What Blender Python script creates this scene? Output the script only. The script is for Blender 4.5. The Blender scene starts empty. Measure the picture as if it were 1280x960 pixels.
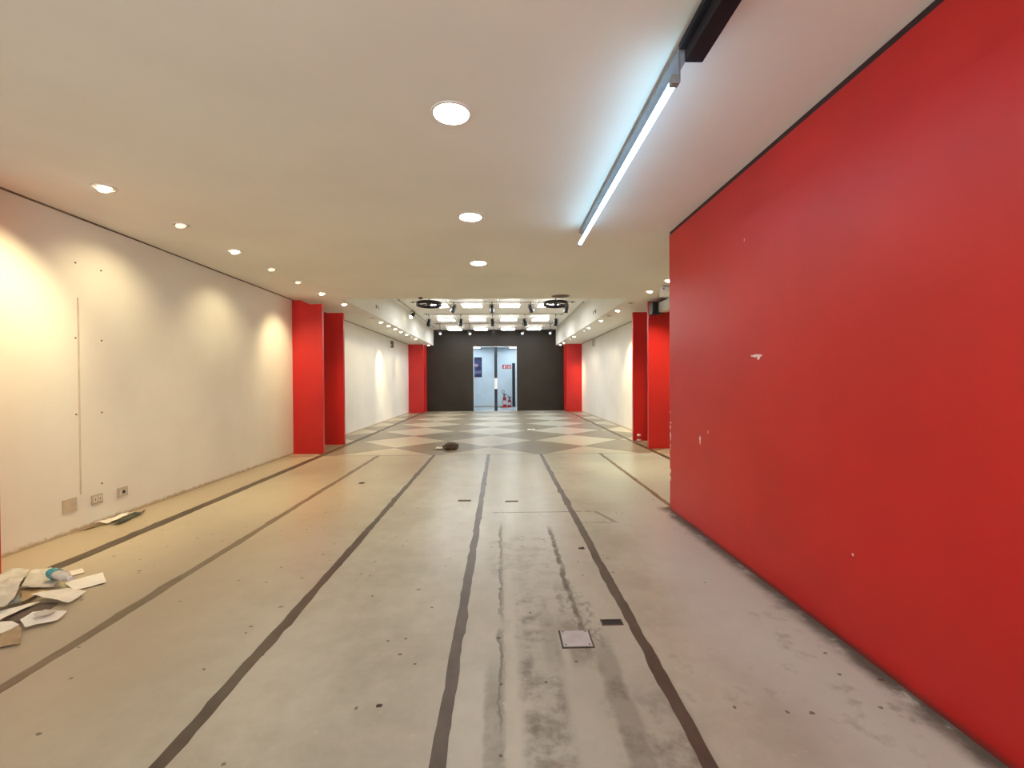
import bpy, bmesh, math, random
from mathutils import Vector, Matrix, noise as mnoise
PI = math.pi
R = random.Random(7)
sc = bpy.context.scene
COL = sc.collection

# ---------------------------------------------------------------- render look
sc.view_settings.view_transform = 'Standard'
sc.view_settings.look = 'None'
sc.view_settings.gamma = 1.0
sc.view_settings.use_curve_mapping = False
sc.view_settings.exposure = 0.31
sc.cycles.max_bounces = 10
sc.cycles.diffuse_bounces = 6
sc.cycles.glossy_bounces = 4
sc.cycles.caustics_reflective = False
sc.cycles.caustics_refractive = False
sc.cycles.sample_clamp_indirect = 6.0
sc.cycles.use_denoising = True

# ---------------------------------------------------------------- node helpers
class N:
    """a float socket with arithmetic"""
    tree = None
    def __init__(s, sock): s.s = sock
    @staticmethod
    def m(op, *a, clamp=False):
        n = N.tree.nodes.new('ShaderNodeMath'); n.operation = op; n.use_clamp = clamp
        for i, v in enumerate(a):
            if isinstance(v, N): N.tree.links.new(v.s, n.inputs[i])
            else: n.inputs[i].default_value = v
        return N(n.outputs[0])
    def __add__(s, o): return N.m('ADD', s, o)
    __radd__ = __add__
    def __sub__(s, o): return N.m('SUBTRACT', s, o)
    def __rsub__(s, o): return N.m('SUBTRACT', o, s)
    def __mul__(s, o): return N.m('MULTIPLY', s, o)
    __rmul__ = __mul__
    def __truediv__(s, o): return N.m('DIVIDE', s, o)
    def abs(s): return N.m('ABSOLUTE', s)
    def floor(s): return N.m('FLOOR', s)
    def frac(s): return N.m('FRACT', s)
    def gt(s, o): return N.m('GREATER_THAN', s, o)
    def lt(s, o): return N.m('LESS_THAN', s, o)
    def max(s, o): return N.m('MAXIMUM', s, o)
    def min(s, o): return N.m('MINIMUM', s, o)
    def clamp(s): return N.m('ADD', s, 0.0, clamp=True)
    def ss(s, a, b):
        n = N.tree.nodes.new('ShaderNodeMapRange'); n.interpolation_type = 'SMOOTHSTEP'
        N.tree.links.new(s.s, n.inputs['Value'])
        n.inputs['From Min'].default_value = a; n.inputs['From Max'].default_value = b
        if a > b:
            n.inputs['From Min'].default_value = b; n.inputs['From Max'].default_value = a
            n.inputs['To Min'].default_value = 1; n.inputs['To Max'].default_value = 0
        return N(n.outputs['Result'])

class Mat:
    def __init__(s, name, color=(.8, .8, .8), rough=.6, metal=0., spec=.5, trans=0., alpha=1., coat=0.):
        s.m = bpy.data.materials.new(name); s.m.use_nodes = True
        s.t = s.m.node_tree; N.tree = s.t
        s.b = s.t.nodes['Principled BSDF']
        s.b.inputs['Base Color'].default_value = (*color, 1)
        s.b.inputs['Roughness'].default_value = rough
        s.b.inputs['Metallic'].default_value = metal
        s.b.inputs['Specular IOR Level'].default_value = spec
        s.b.inputs['Transmission Weight'].default_value = trans
        s.b.inputs['Alpha'].default_value = alpha
        s.b.inputs['Coat Weight'].default_value = coat
        s.c = None
    def pos(s):
        g = s.t.nodes.new('ShaderNodeNewGeometry'); x = s.t.nodes.new('ShaderNodeSeparateXYZ')
        s.t.links.new(g.outputs['Position'], x.inputs[0]); s.g = g
        return N(x.outputs[0]), N(x.outputs[1]), N(x.outputs[2])
    def noise(s, scale, detail=4, rough=.55, stretch=(1, 1, 1), dist=0.):
        g = s.t.nodes.new('ShaderNodeNewGeometry')
        mp = s.t.nodes.new('ShaderNodeMapping'); mp.inputs['Scale'].default_value = stretch
        s.t.links.new(g.outputs['Position'], mp.inputs['Vector'])
        n = s.t.nodes.new('ShaderNodeTexNoise'); n.inputs['Scale'].default_value = scale
        n.inputs['Detail'].default_value = detail; n.inputs['Roughness'].default_value = rough
        n.inputs['Distortion'].default_value = dist
        s.t.links.new(mp.outputs[0], n.inputs['Vector'])
        return N(n.outputs['Fac'])
    def specks(s, scale, size, keep, stretch=(1, 1, 1), dim='3D'):
        g = s.t.nodes.new('ShaderNodeNewGeometry')
        mp = s.t.nodes.new('ShaderNodeMapping'); mp.inputs['Scale'].default_value = stretch
        s.t.links.new(g.outputs['Position'], mp.inputs['Vector'])
        v = s.t.nodes.new('ShaderNodeTexVoronoi'); v.inputs['Scale'].default_value = scale; v.voronoi_dimensions = dim
        s.t.links.new(mp.outputs[0], v.inputs['Vector'])
        x = s.t.nodes.new('ShaderNodeSeparateColor'); s.t.links.new(v.outputs['Color'], x.inputs[0])
        d = N(v.outputs['Distance']) + (s.noise(scale * 9, 4, .7) - .5) * size * 3.2
        r = N(x.outputs[0])
        return d.lt(size) * r.gt(keep)
    def mix(s, a, b, f):
        n = s.t.nodes.new('ShaderNodeMix'); n.data_type = 'RGBA'
        def put(v, sock):
            if hasattr(v, 'is_output'): s.t.links.new(v, sock)
            else: sock.default_value = (*v, 1)
        put(a, n.inputs[6]); put(b, n.inputs[7])
        if isinstance(f, N): s.t.links.new(f.s, n.inputs[0])
        else: n.inputs[0].default_value = f
        return n.outputs[2]
    def color(s, sock): s.t.links.new(sock, s.b.inputs['Base Color']); return s
    def rough(s, v): s.t.links.new(v.s, s.b.inputs['Roughness']); return s
    def bump(s, h, strength=.1, dist=.01):
        n = s.t.nodes.new('ShaderNodeBump'); n.inputs['Strength'].default_value = strength
        n.inputs['Distance'].default_value = dist
        s.t.links.new(h.s, n.inputs['Height']); s.t.links.new(n.outputs[0], s.b.inputs['Normal']); return s

def emit(name, color, strength):
    m = bpy.data.materials.new(name); m.use_nodes = True
    t = m.node_tree; b = t.nodes['Principled BSDF']
    b.inputs['Base Color'].default_value = (.8, .8, .8, 1)
    b.inputs['Emission Color'].default_value = (*color, 1)
    b.inputs['Emission Strength'].default_value = strength
    return m

def mottled(name, color, amount=.1, scale=3., rough=.6, **k):
    a = Mat(name, color, rough, **k)
    n = a.noise(scale, 5)
    lo = tuple(c * (1 - amount) for c in color); hi = tuple(min(1, c * (1 + amount)) for c in color)
    a.color(a.mix(lo, hi, n.ss(.3, .7)))
    a.bump(a.noise(scale * 12, 3), .04, .004)
    return a.m

# ---------------------------------------------------------------- materials
COOL = (.80, .93, 1.0)
WARM = (1.0, .83, .46)
NEUT = (1.0, .93, .82)

def floor_material():
    a = Mat('polished_concrete', rough=.3, spec=.22)
    x, y, z = a.pos()
    n1 = a.noise(.9, 5, .6); n2 = a.noise(6, 6, .65); n3 = a.noise(2.2, 5, .6, (1, .35, 1)); n4 = a.noise(22, 4, .6)
    base = a.mix((.37, .36, .295), (.52, .515, .435), (n1 * .45 + n2 * .3 + n3 * .25).ss(.36, .64))
    base = a.mix(base, (.60, .59, .51), n4.ss(.58, .8) * .35)
    # tan along the left side, warm lamp light put into the colour
    tan = (x + (n1 - .5) * 1.2).ss(-.7, -2.4) * .7
    base = a.mix(base, (.49, .39, .255), tan)
    base = a.mix(base, (.57, .64, .61), (x + (n1 - .5) * .8).ss(.9, 1.6) * .75)  # grey-green towards the red wall, offsets its red bounce light in the colour
    base = a.mix(base, (.44, .45, .40), (x - .2 + (n1 - .5) * .8).abs().ss(.9, .2) * .5)
    # worn, dark-stained middle near the viewer
    near = (y + (n1 - .5) * 1.4).ss(4.6, 3.4)
    def band(xc, hw, soft, y0, y1, k=1.):
        d = (x + (n2 - .5) * .09 + (n1 - .5) * .04 - xc).abs()
        return d.ss(hw + soft, hw) * (y + (n1 - .5) * .6).ss(y0 - .15, y0 + .15) * (y + (n2 - .5) * .5).ss(y1 + .2, y1 - .2) * k
    pat = (n3 * .4 + n2 * .5 + n4 * .1).ss(.41, .60)
    st = band(.20, .075, .06, 1.2, 3.2) * pat * .9
    st = st.max(band(.22, .12, .08, 3.0, 4.4) * pat * .35)
    st = st.max(band(.55, .035, .045, 1.3, 2.5) * (pat * .6 + .45) * .95)
    st = st.max(band(.475, .010, .02, 2.4, 4.5) * (.35 + n2.ss(.3, .55) * .6))
    st = st.max(band(.505, .06, .05, 2.35, 3.1) * n4.ss(.46, .58) * .55)
    st = st.max(band(-.012, .004, .008, 1.9, 4.6) * n3.ss(.40, .5) * .8)
    st = st.max(band(.45, .05, .05, 2.3, 3.3) * n2.ss(.45, .6) * .6)
    st = st.max(band(-.005, .008, .02, 1.4, 4.6) * n2.ss(.38, .55) * .55)
    st = st.max(band(-.04, .03, .03, 1.4, 2.3) * (.25 + pat * .4))
    st = st.max(band(.64, .13, .10, 1.4, 2.15) * pat * .85)
    st = st.max(band(.27, .03, .05, 2.3, 2.85) * (.3 + pat * .6))
    st = st.max(band(.18, .2, .15, 3.4, 4.4) * n2.ss(.46, .6) * .35)
    st = st.max(band(.32, .15, .08, 2.55, 2.85) * pat * .8)
    st = st.max(band(1.35, .5, .4, 1.4, 2.6) * n2.ss(.55, .7) * .3)
    base = a.mix(base, (.115, .105, .08), st.clamp() * .9)
    # pale repaired track down the middle
    pale = band(.085, .03, .03, 1.2, 5.0) * .22
    base = a.mix(base, (.60, .61, .54), pale * .7)
    # outline of an old cut in the screed
    def seg(x0, x1, yc, w):
        return (y + (n2 - .5) * .03 - yc).abs().lt(w) * x.gt(x0) * x.lt(x1)
    cut = seg(-.10, 1.06, 5.06, .014) * n2.gt(.4)
    cut = cut.max((x - 1.06 - (5.06 - y) * .35 + (n2 - .5) * .04).abs().lt(.025) * y.gt(4.66) * y.lt(5.06) * .8)
    cut = cut.max(seg(.82, 1.17, 4.66, .01) * n2.gt(.45))
    base = a.mix(base, (.14, .115, .08), cut * .8)
    # sooty edge along the foot of the red wall
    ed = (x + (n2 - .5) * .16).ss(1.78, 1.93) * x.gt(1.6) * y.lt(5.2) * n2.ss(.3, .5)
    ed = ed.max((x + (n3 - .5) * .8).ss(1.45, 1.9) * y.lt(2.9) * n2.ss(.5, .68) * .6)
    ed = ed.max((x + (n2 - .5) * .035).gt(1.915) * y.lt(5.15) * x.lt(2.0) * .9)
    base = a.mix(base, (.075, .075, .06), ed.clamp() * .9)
    # strips behind the grooves turned tan, the warm light painted in
    strip_warmth = x.lt(-3.62).max(x.gt(3.17) * y.gt(5.2))
    base = a.mix(base, (.47, .375, .25), strip_warmth * .45)
    # lozenge pattern of the far half
    U = (x + .255 + (n2 - .5) * .02) / 2.12; V = (y - 10.05 + (n2 - .5) * .03) / 2.12
    p = U + V; q = U - V
    far = y.gt(9.02)
    par = ((p.floor() + q.floor()) * .5).frac().gt(.25)
    base = a.mix(base, (.19, .16, .105), far * (1 - par) * (.62 + n1 * .3))
    base = a.mix(base, (.58, .52, .41), far * par * .4)
    ln = (p.frac() - .5).abs().gt(.487).max((q.frac() - .5).abs().gt(.487))
    ln = ln.max((y - 9.04).abs().lt(.025))
    base = a.mix(base, (.13, .105, .07), (far * ln) * .8)
    # chips and crumbs ground into the surface
    sp = a.specks(2.1, .028, .70, (1, 1.5, 1), '2D').max(a.specks(4.6, .04, .80, (1, 1, 1), '2D'))
    base = a.mix(base, (.07, .055, .04), sp * y.lt(9.0) * .75)
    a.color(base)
    a.rough(.27 + n2 * .05 + st * .2)
    rp = a.noise(2.2, 3, .5, (.6, 2.0, 1))
    a.bump(rp * .7 + n4 * .05 + sp * -.1, .03, .02)
    return a.m

def red_material(name, chips=False):
    a = Mat(name, rough=.42, spec=.5)
    x, y, z = a.pos()
    n = a.noise(1.3, 4)
    c = a.mix((.52, .011, .011), (.59, .014, .013), n.ss(.3, .7))
    if chips:
        nz = a.noise(26, 4, .7)
        ch = None
        for (cy, cz, ry, rz) in ((5.085, .95, .016, .03), (5.08, .84, .022, .09), (5.085, .72, .014, .06), (5.085, .45, .016, .035), (5.085, .36, .018, .03), (5.09, .60, .01, .02), (5.09, 1.12, .01, .03), (5.07, 1.0, .03, .012),
                                 (4.32, .90, .026, .05), (3.36, 1.675, .09, .014), (3.33, 1.66, .03, .026), (3.52, 2.60, .006, .018), (2.42, .52, .012, .012), (4.15, 1.0, .008, .02)):
            d = ((y - cy) / ry) * ((y - cy) / ry) + ((z - cz) / rz) * ((z - cz) / rz)
            k = (d + (nz - .5) * 3.4).lt(.55)
            ch = k if ch is None else ch.max(k)
        c = a.mix(c, (.85, .68, .66), ch)
        # scuffs near the floor
        sc_ = (z + (nz - .5) * .03).ss(.05, .0)
        c = a.mix(c, (.09, .03, .025), sc_ * .75)
        pk = a.noise(6, 5, .7, (1, .6, 1.6)).ss(.70, .78) * .15
        c = a.mix(c, (.75, .45, .45), pk)
    a.color(c)
    a.bump(a.noise(60, 3), .03, .003)
    return a.m

def white_wall_material():
    a = Mat('white_wall_paint', rough=.55, spec=.35)
    x, y, z = a.pos()
    n = a.noise(.8, 4); f = a.noise(14, 5, .65)
    c = a.mix((.74, .71, .66), (.80, .78, .73), n.ss(.3, .7))
    # flaked grimy foot of the wall
    g = (z + (f - .5) * .09).ss(.055, .012)
    c = a.mix(c, (.40, .29, .16), g * .8)
    # scattered plugged screw holes and scuffs
    sp = a.specks(1.1, .012, .5)
    c = a.mix(c, (.30, .25, .2), sp * .6)
    sc_ = a.noise(3, 5, .7, (1, .5, 1.5)).ss(.66, .76) * .12
    c = a.mix(c, (.5, .45, .38), sc_)
    a.color(c)
    a.bump(a.noise(40, 3) * .5 + n * .5, .04, .006)
    return a.m

def ceiling_material():
    a = Mat('ceiling_paint', rough=.8, spec=.2)
    n = a.noise(.7, 4)
    c = a.mix((.79, .79, .74), (.84, .84, .79), n.ss(.3, .7))
    x, y, z = a.pos()
    # smoke-brown smudges beside the black track
    nz = a.noise(18, 5, .7)
    d = ((x - 1.03) / .05) * ((x - 1.03) / .05) + ((y - 1.95) / .22) * ((y - 1.95) / .22)
    c = a.mix(c, (.28, .19, .16), (d.ss(1.6, .1) * nz.ss(.5, .7)) * .8)
    a.color(c)
    a.bump(a.noise(30, 3), .03, .004)
    return a.m

M = {}
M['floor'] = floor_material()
M['wall'] = white_wall_material()
M['ceil'] = ceiling_material()
M['red'] = red_material('red_paint')
M['redwall'] = red_material('red_wall_paint', True)
M['black_wall'] = mottled('charcoal_wall_paint', (.026, .020, .015), .15, 1.2, .5, spec=.3)
M['black'] = mottled('black_metal', (.014, .013, .015), .2, 8, .4)
M['track'] = mottled('black_track_paint', (.018, .016, .024), .2, 8, .6, spec=.2)
M['gapdark'] = mottled('dark_shadow_gap', (.035, .012, .014), .2, 6, .7)
M['seam'] = mottled('brown_seam', (.15, .11, .075), .2, 6, .8)
M['steel'] = mottled('brushed_steel', (.45, .44, .43), .15, 10, .35, metal=.8)
M['ring'] = mottled('white_ring_paint', (.72, .70, .66), .05, 10, .45)
M['cup'] = mottled('lamp_reflector', (.62, .58, .5), .1, 10, .25, metal=.9)
M['plate'] = mottled('ivory_plate_plastic', (.50, .43, .33), .06, 10, .5)
M['plate_grey'] = mottled('grey_plate_plastic', (.46, .42, .36), .06, 10, .5)
M['socket'] = mottled('socket_plastic', (.62, .58, .52), .05, 10, .4)
M['dark'] = mottled('dark_recess', (.02, .017, .015), .2, 10, .7)
M['white_plastic'] = mottled('white_plastic', (.74, .75, .82), .04, 8, .4)
M['hatch'] = mottled('galvanised_hatch', (.46, .45, .47), .12, 9, .5)
M['slot'] = mottled('dark_slot', (.07, .055, .04), .3, 20, .7)
M['corr_wall'] = mottled('corridor_paint', (.66, .76, .84), .04, 2, .5)
M['corr_floor'] = mottled('corridor_tile', (.42, .47, .50), .1, 2, .25)
M['navy'] = mottled('navy_post_paint', (.012, .016, .03), .2, 4, .4)
M['ext_red'] = mottled('extinguisher_red', (.45, .015, .03), .1, 6, .35)
M['ext_label'] = mottled('extinguisher_label', (.75, .72, .72), .08, 30, .5)
M['sign_red'] = mottled('sign_red', (.55, .03, .03), .05, 10, .4)
M['sign_white'] = mottled('sign_white', (.85, .85, .85), .03, 10, .4)

M['paper'] = mottled('paper_white', (.80, .74, .66), .05, 12, .7)
M['paper_bright'] = mottled('paper_bright', (.86, .82, .76), .04, 12, .7)
M['paper_grey'] = mottled('paper_grey', (.56, .52, .46), .12, 9, .65)
M['card'] = mottled('cardboard_brown', (.44, .31, .17), .12, 10, .8)
M['card_dark'] = mottled('cardboard_dark', (.13, .095, .075), .15, 10, .8)
M['card_tan'] = mottled('kraft_paper', (.42, .31, .18), .1, 10, .8)
M['scrap_blue'] = mottled('grey_blue_scrap', (.26, .30, .30), .15, 10, .6)
M['teal'] = mottled('teal_label', (.05, .30, .38), .2, 25, .45)
M['olive'] = mottled('olive_plastic', (.05, .06, .035), .3, 12, .5)
M['rag'] = mottled('brown_rag', (.10, .075, .055), .3, 14, .9)
a = Mat('clear_plastic', (.78, .76, .72), .2, trans=.25); M['clear'] = a.m
M['mirror'] = mottled('dark_gloss', (.03, .03, .04), .1, 4, .15)
# floor inlays
def strip_material(name, c1, c2):
    a = Mat(name, rough=.42); n = a.noise(7, 5, .65, (1, .5, 1))
    a.color(a.mix(c1, c2, n.ss(.3, .7))); a.bump(a.noise(30, 4), .08, .004); return a.m
M['strip'] = strip_material('inlay_brown', (.062, .045, .034), (.10, .075, .058))
M['strip_left'] = strip_material('inlay_brown_faded', (.16, .115, .065), (.22, .165, .10))
M['groove'] = strip_material('groove_dark', (.055, .036, .018), (.10, .068, .036))
# poster print
def poster_material():
    a = Mat('poster_print', rough=.3)
    x, y, z = a.pos(); n = a.noise(5, 5, .6)
    c = a.mix((.01, .015, .07), (.06, .07, .20), n.ss(.35, .65))
    d = ((x + 1.38) / .16) * ((x + 1.38) / .16) + ((z - 2.33) / .12) * ((z - 2.33) / .12)
    c = a.mix(c, (.55, .35, .45), (d + (n - .5) * 2).ss(1.0, .1) * .8)
    d2 = (z - 1.92).abs().lt(.09) * n.gt(.5)
    c = a.mix(c, (.25, .28, .42), d2 * .5)
    a.color(c); return a.m
M['poster'] = poster_material()
M['led_round'] = emit('led_disc_glow', (1.0, .96, .90), 80)
M['led_tube'] = emit('led_tube_glow', (.40, .74, 1.0), 8.5)
M['led_panel'] = emit('led_panel_glow', (.94, .96, .96), 21)
M['led_up'] = emit('added_uplight_glow', (.96, .96, .92), .5)  # added upward glow that lifts the raised ceiling
M['led_corr'] = emit('corridor_panel_glow', (.78, .92, 1.0), 15)
M['halo_on'] = emit('halogen_lamp_glow', (1.0, .86, .62), 14)
M['halo_low'] = emit('halogen_lamp_dim_glow', (1.0, .86, .66), .75)
M['halo_off'] = mottled('halogen_lamp_glass', (.55, .46, .34), .1, 20, .2)

# ---------------------------------------------------------------- mesh builder
class MB:
    def __init__(s): s.bm = bmesh.new()
    def box(s, x0, x1, y0, y1, z0, z1, bev=0.):
        r = bmesh.ops.create_cube(s.bm, size=1.)
        vs = r['verts']
        for v in vs:
            v.co = Vector(((x0 + x1) / 2 + v.co.x * (x1 - x0), (y0 + y1) / 2 + v.co.y * (y1 - y0), (z0 + z1) / 2 + v.co.z * (z1 - z0)))
        if bev:
            es = list({e for v in vs for e in v.link_edges})
            bmesh.ops.bevel(s.bm, geom=es, offset=bev, segments=2, affect='EDGES', profile=.5)
        return s
    def prism(s, pts, axis, a, b):
        """polygon pts extruded along axis from a to b; pts are the other two coordinates in xyz order"""
        def mk(p, t):
            c = [p[0], p[1]]; c.insert(axis, t); return s.bm.verts.new(c)
        A = [mk(p, a) for p in pts]; B = [mk(p, b) for p in pts]; n = len(pts)
        s.bm.faces.new(A); s.bm.faces.new(list(reversed(B)))
        for i in range(n): s.bm.faces.new((A[i], B[i], B[(i + 1) % n], A[(i + 1) % n]))
        return s
    def lathe(s, prof, seg=24, mat=None, cap=True):
        """profile of (r, z) turned about z"""
        rings = []
        for r, z in prof:
            if r < 1e-6: rings.append([s.bm.verts.new((0, 0, z))] * seg)
            else: rings.append([s.bm.verts.new((r * math.cos(2 * PI * i / seg), r * math.sin(2 * PI * i / seg), z)) for i in range(seg)])
        new = [v for rg in rings for v in set(rg)]
        for k in range(len(rings) - 1):
            for i in range(seg):
                q = [rings[k][i], rings[k][(i + 1) % seg], rings[k + 1][(i + 1) % seg], rings[k + 1][i]]
                u = []
                for v in q:
                    if v not in u: u.append(v)
                if len(u) >= 3: s.bm.faces.new(u)
        if cap:
            for rg in (rings[0], rings[-1]):
                if len(set(rg)) > 2:
                    try: s.bm.faces.new(rg)
                    except ValueError: pass
        if mat is not None:
            for v in new: v.co = mat @ v.co
        return s
    def tube(s, pts, r, seg=10, closed_ends=True):
        pts = [Vector(p) for p in pts]; rings = []
        up = Vector((0, 0, 1))
        for i, p in enumerate(pts):
            t = (pts[min(i + 1, len(pts) - 1)] - pts[max(i - 1, 0)]).normalized()
            ref = up if abs(t.z) < .95 else Vector((1, 0, 0))
            u = t.cross(ref).normalized(); v = t.cross(u).normalized()
            rings.append([s.bm.verts.new(p + (u * math.cos(2 * PI * k / seg) + v * math.sin(2 * PI * k / seg)) * r) for k in range(seg)])
        for a, b in zip(rings, rings[1:]):
            for k in range(seg): s.bm.faces.new((a[k], a[(k + 1) % seg], b[(k + 1) % seg], b[k]))
        if closed_ends: s.bm.faces.new(rings[0]); s.bm.faces.new(rings[-1])
        return s
    def build(s, name, mat, parent=None, smooth=False, kind=None):
        bmesh.ops.recalc_face_normals(s.bm, faces=s.bm.faces[:])
        me = bpy.data.meshes.new(name); s.bm.to_mesh(me); s.bm.free()
        me.materials.append(mat)
        if smooth:
            for p in me.polygons: p.use_smooth = True
            try: me.set_sharp_from_angle(angle=math.radians(40))
            except Exception: pass
        o = bpy.data.objects.new(name, me); COL.objects.link(o)
        if parent is not None: o.parent = parent
        if kind: o['kind'] = kind
        return o

def structure(name, mb, mat, parent=None, smooth=False):
    return mb.build(name, mat, parent, smooth, None if parent is not None else 'structure')
def tag(o, label, cat, group=None):
    o['label'] = label; o['category'] = cat
    if group: o['group'] = group
    return o
def thing(name, label, cat, loc, group=None, rot=(0, 0, 0)):
    o = bpy.data.objects.new(name, None); COL.objects.link(o); o.empty_display_size = .1
    o.location = loc; o.rotation_euler = rot
    return tag(o, label, cat, group)
def copy_thing(root, loc, label, rot=None):
    r = root.copy(); COL.objects.link(r); r.location = loc; r['label'] = label
    if rot is not None: r.rotation_euler = rot
    for ch in root.children:
        c = ch.copy(); COL.objects.link(c); c.parent = r
        for g in ch.children:
            d = g.copy(); COL.objects.link(d); d.parent = c
    return r
def child(root, name):
    return [c for c in root.children if c.name.split('.')[0] == name][0]

# ---------------------------------------------------------------- camera
cam = bpy.data.cameras.new('camera'); co = bpy.data.objects.new('camera', cam); COL.objects.link(co)
FPX = 560.
cam.sensor_width = 36.; cam.lens = FPX / 1280 * 36.; cam.clip_start = .05; cam.clip_end = 200
yaw = -math.atan(14 / FPX); pitch = -math.atan(5 / FPX); roll = math.radians(.35)
fwd = Vector((-math.sin(yaw) * math.cos(pitch), math.cos(yaw) * math.cos(pitch), math.sin(pitch)))
rt = Vector((math.cos(yaw), math.sin(yaw), 0)); up = rt.cross(fwd)
r2 = rt * math.cos(roll) - up * math.sin(roll); u2 = rt * math.sin(roll) + up * math.cos(roll)
mw = Matrix((r2, u2, -fwd)).transposed().to_4x4(); mw.translation = (0, 0, 1.5)
co.matrix_world = mw
sc.camera = co

w = bpy.data.worlds.new('world'); sc.world = w; w.use_nodes = True
# unseen street added as fill light: grey sky, lower half brightened to light the ceiling
N.tree = w.node_tree
_tc = w.node_tree.nodes.new('ShaderNodeTexCoord'); _sx = w.node_tree.nodes.new('ShaderNodeSeparateXYZ')
w.node_tree.links.new(_tc.outputs['Generated'], _sx.inputs[0])
_mx = w.node_tree.nodes.new('ShaderNodeMix'); _mx.data_type = 'RGBA'
_mx.inputs[6].default_value = (4.5, 4.9, 4.8, 1); _mx.inputs[7].default_value = (1.9, 2.1, 2.05, 1)
w.node_tree.links.new(N(_sx.outputs[2]).ss(-.05, .05).s, _mx.inputs[0])
w.node_tree.links.new(_mx.outputs[2], w.node_tree.nodes['Background'].inputs[0])
w.node_tree.nodes['Background'].inputs[1].default_value = 1.0

# ---------------------------------------------------------------- room shell
XL, XR, YB, YF, ZC, ZU = -4.28, 3.80, -3.5, 21.75, 3.18, 3.94
FL, FR, YE = -3.23, 2.69, 9.25
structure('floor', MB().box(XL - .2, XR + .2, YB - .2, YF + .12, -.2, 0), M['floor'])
structure('wall_left', MB().box(XL - .2, XL, YB, YF, 0, ZU + .2), M['wall'])
structure('wall_right', MB().box(XR, XR + .2, 5.0, YF, 0, ZU + .2), M['wall'])
# unseen shopfront opening, added so fill light enters from behind the viewpoint
structure('wall_back', MB().box(XL - .2, -3.7, YB - .2, YB, 0, ZU + .2).box(1.8, XR + .2, YB - .2, YB, 0, ZU + .2).box(-3.7, 1.8, YB - .2, YB, 2.95, ZU + .2).box(-3.7, 1.8, YB - .2, YB, 0, .12), M['wall'])
m = MB()
for x in (-3.7, -1.9, -.05, 1.74): m.box(x, x + .06, YB - .14, YB - .06, .12, 2.95)
m.box(-3.64, 1.74, YB - .14, YB - .06, .12, .18).box(-3.64, 1.74, YB - .14, YB - .06, 2.89, 2.95).box(-3.64, 1.74, YB - .14, YB - .06, 2.1, 2.15)
structure('added_window_1', m, M['black'])
structure('wall_partition', MB().box(1.94, XR + .2, YB, 5.10, 0, 3.14), M['redwall'])
structure('trim_1', MB().box(1.944, XR, YB, 5.095, 3.14, ZC), M['gapdark'])
structure('ceiling', MB().box(XL, XR + .2, YB, YE, ZC, ZU + .2), M['ceil'])
structure('ceiling_left', MB().box(XL, FL, YE, YF, ZC, ZU + .2), M['ceil'])
structure('ceiling_right', MB().box(FR, XR, YE, YF, ZC, ZU + .2), M['ceil'])
M['ceil_upper'] = mottled('lightened_ceiling_paint', (.90, .89, .85), .03, 1, .7)  # ceiling paint lightened to make up for missing light up here
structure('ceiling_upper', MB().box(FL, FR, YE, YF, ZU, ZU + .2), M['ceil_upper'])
# dark shadow line between side walls and ceiling
structure('trim_2', MB().box(XL, XL + .012, YB, 9.33, ZC - .014, ZC), M['seam'])
structure('trim_3', MB().box(XL, XL + .012, 10.75, 20.9, ZC - .016, ZC), M['seam'])
structure('trim_4', MB().box(XR - .012, XR, 10.95, 20.9, ZC - .016, ZC), M['seam'])
# charcoal end wall with the doorway
DX0, DX1, DZ = -1.32, .78, 3.13
m = MB().box(XL - .2, DX0, YF, YF + .15, 0, ZU + .2).box(DX1, XR + .2, YF, YF + .15, 0, ZU + .2).box(DX0, DX1, YF, YF + .15, DZ, ZU + .2)
structure('wall_far', m, M['black_wall'])
# corridor behind
YC = 25.1
structure('floor_corridor', MB().box(-4.6, 4.2, YF + .12, YC + .2, -.2, 0), M['corr_floor'])
structure('wall_corridor', MB().box(-4.6, 4.2, YC, YC + .2, 0, 3.6).box(-4.6, -4.4, YF + .15, YC, 0, 3.6).box(4.0, 4.2, YF + .15, YC, 0, 3.6), M['corr_wall'])
structure('ceiling_corridor', MB().box(-4.6, 4.2, YF + .15, YC + .2, 3.42, 3.6), M['corr_wall'])
structure('baseboard_corridor', MB().box(-4.4, .6, YC - .015, YC, 0, .07), M['plate_grey'])
# doorway trim: pale side linings and the dark centre stile of the door, broken by a pale lock rail
d1 = structure('door_1', MB().box(-.31, -.17, YF + .06, YF + .12, 1.60, DZ).box(-.31, -.17, YF + .06, YF + .12, 0, 1.07), M['navy'])
MB().box(-.31, -.17, YF + .055, YF + .125, 1.07, 1.60).build('lock_rail', M['sign_white'], d1)
MB().box(-.155, -.13, YF + .03, YF + .06, 2.62, 2.74).build('door_closer', M['steel'], d1)
structure('trim_5', MB().box(DX0, DX0 + .02, YF + .004, YF + .16, 0, DZ - .02).box(DX1 - .02, DX1, YF + .004, YF + .16, 0, DZ - .02).box(DX0, DX1, YF + .004, YF + .16, DZ - .02, DZ), M['corr_wall'])
d2 = structure('door_2', MB().box(.64, .80, YC - .07, YC, 0, 2.44), M['navy'])
MB().box(.80, 1.75, YC - .05, YC - .005, 0.01, 2.42).build('door_leaf', M['corr_wall'], d2)
MB().box(.86, .90, YC - .09, YC - .05, .95, 1.12, .008).build('door_handle', M['steel'], d2)

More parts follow.
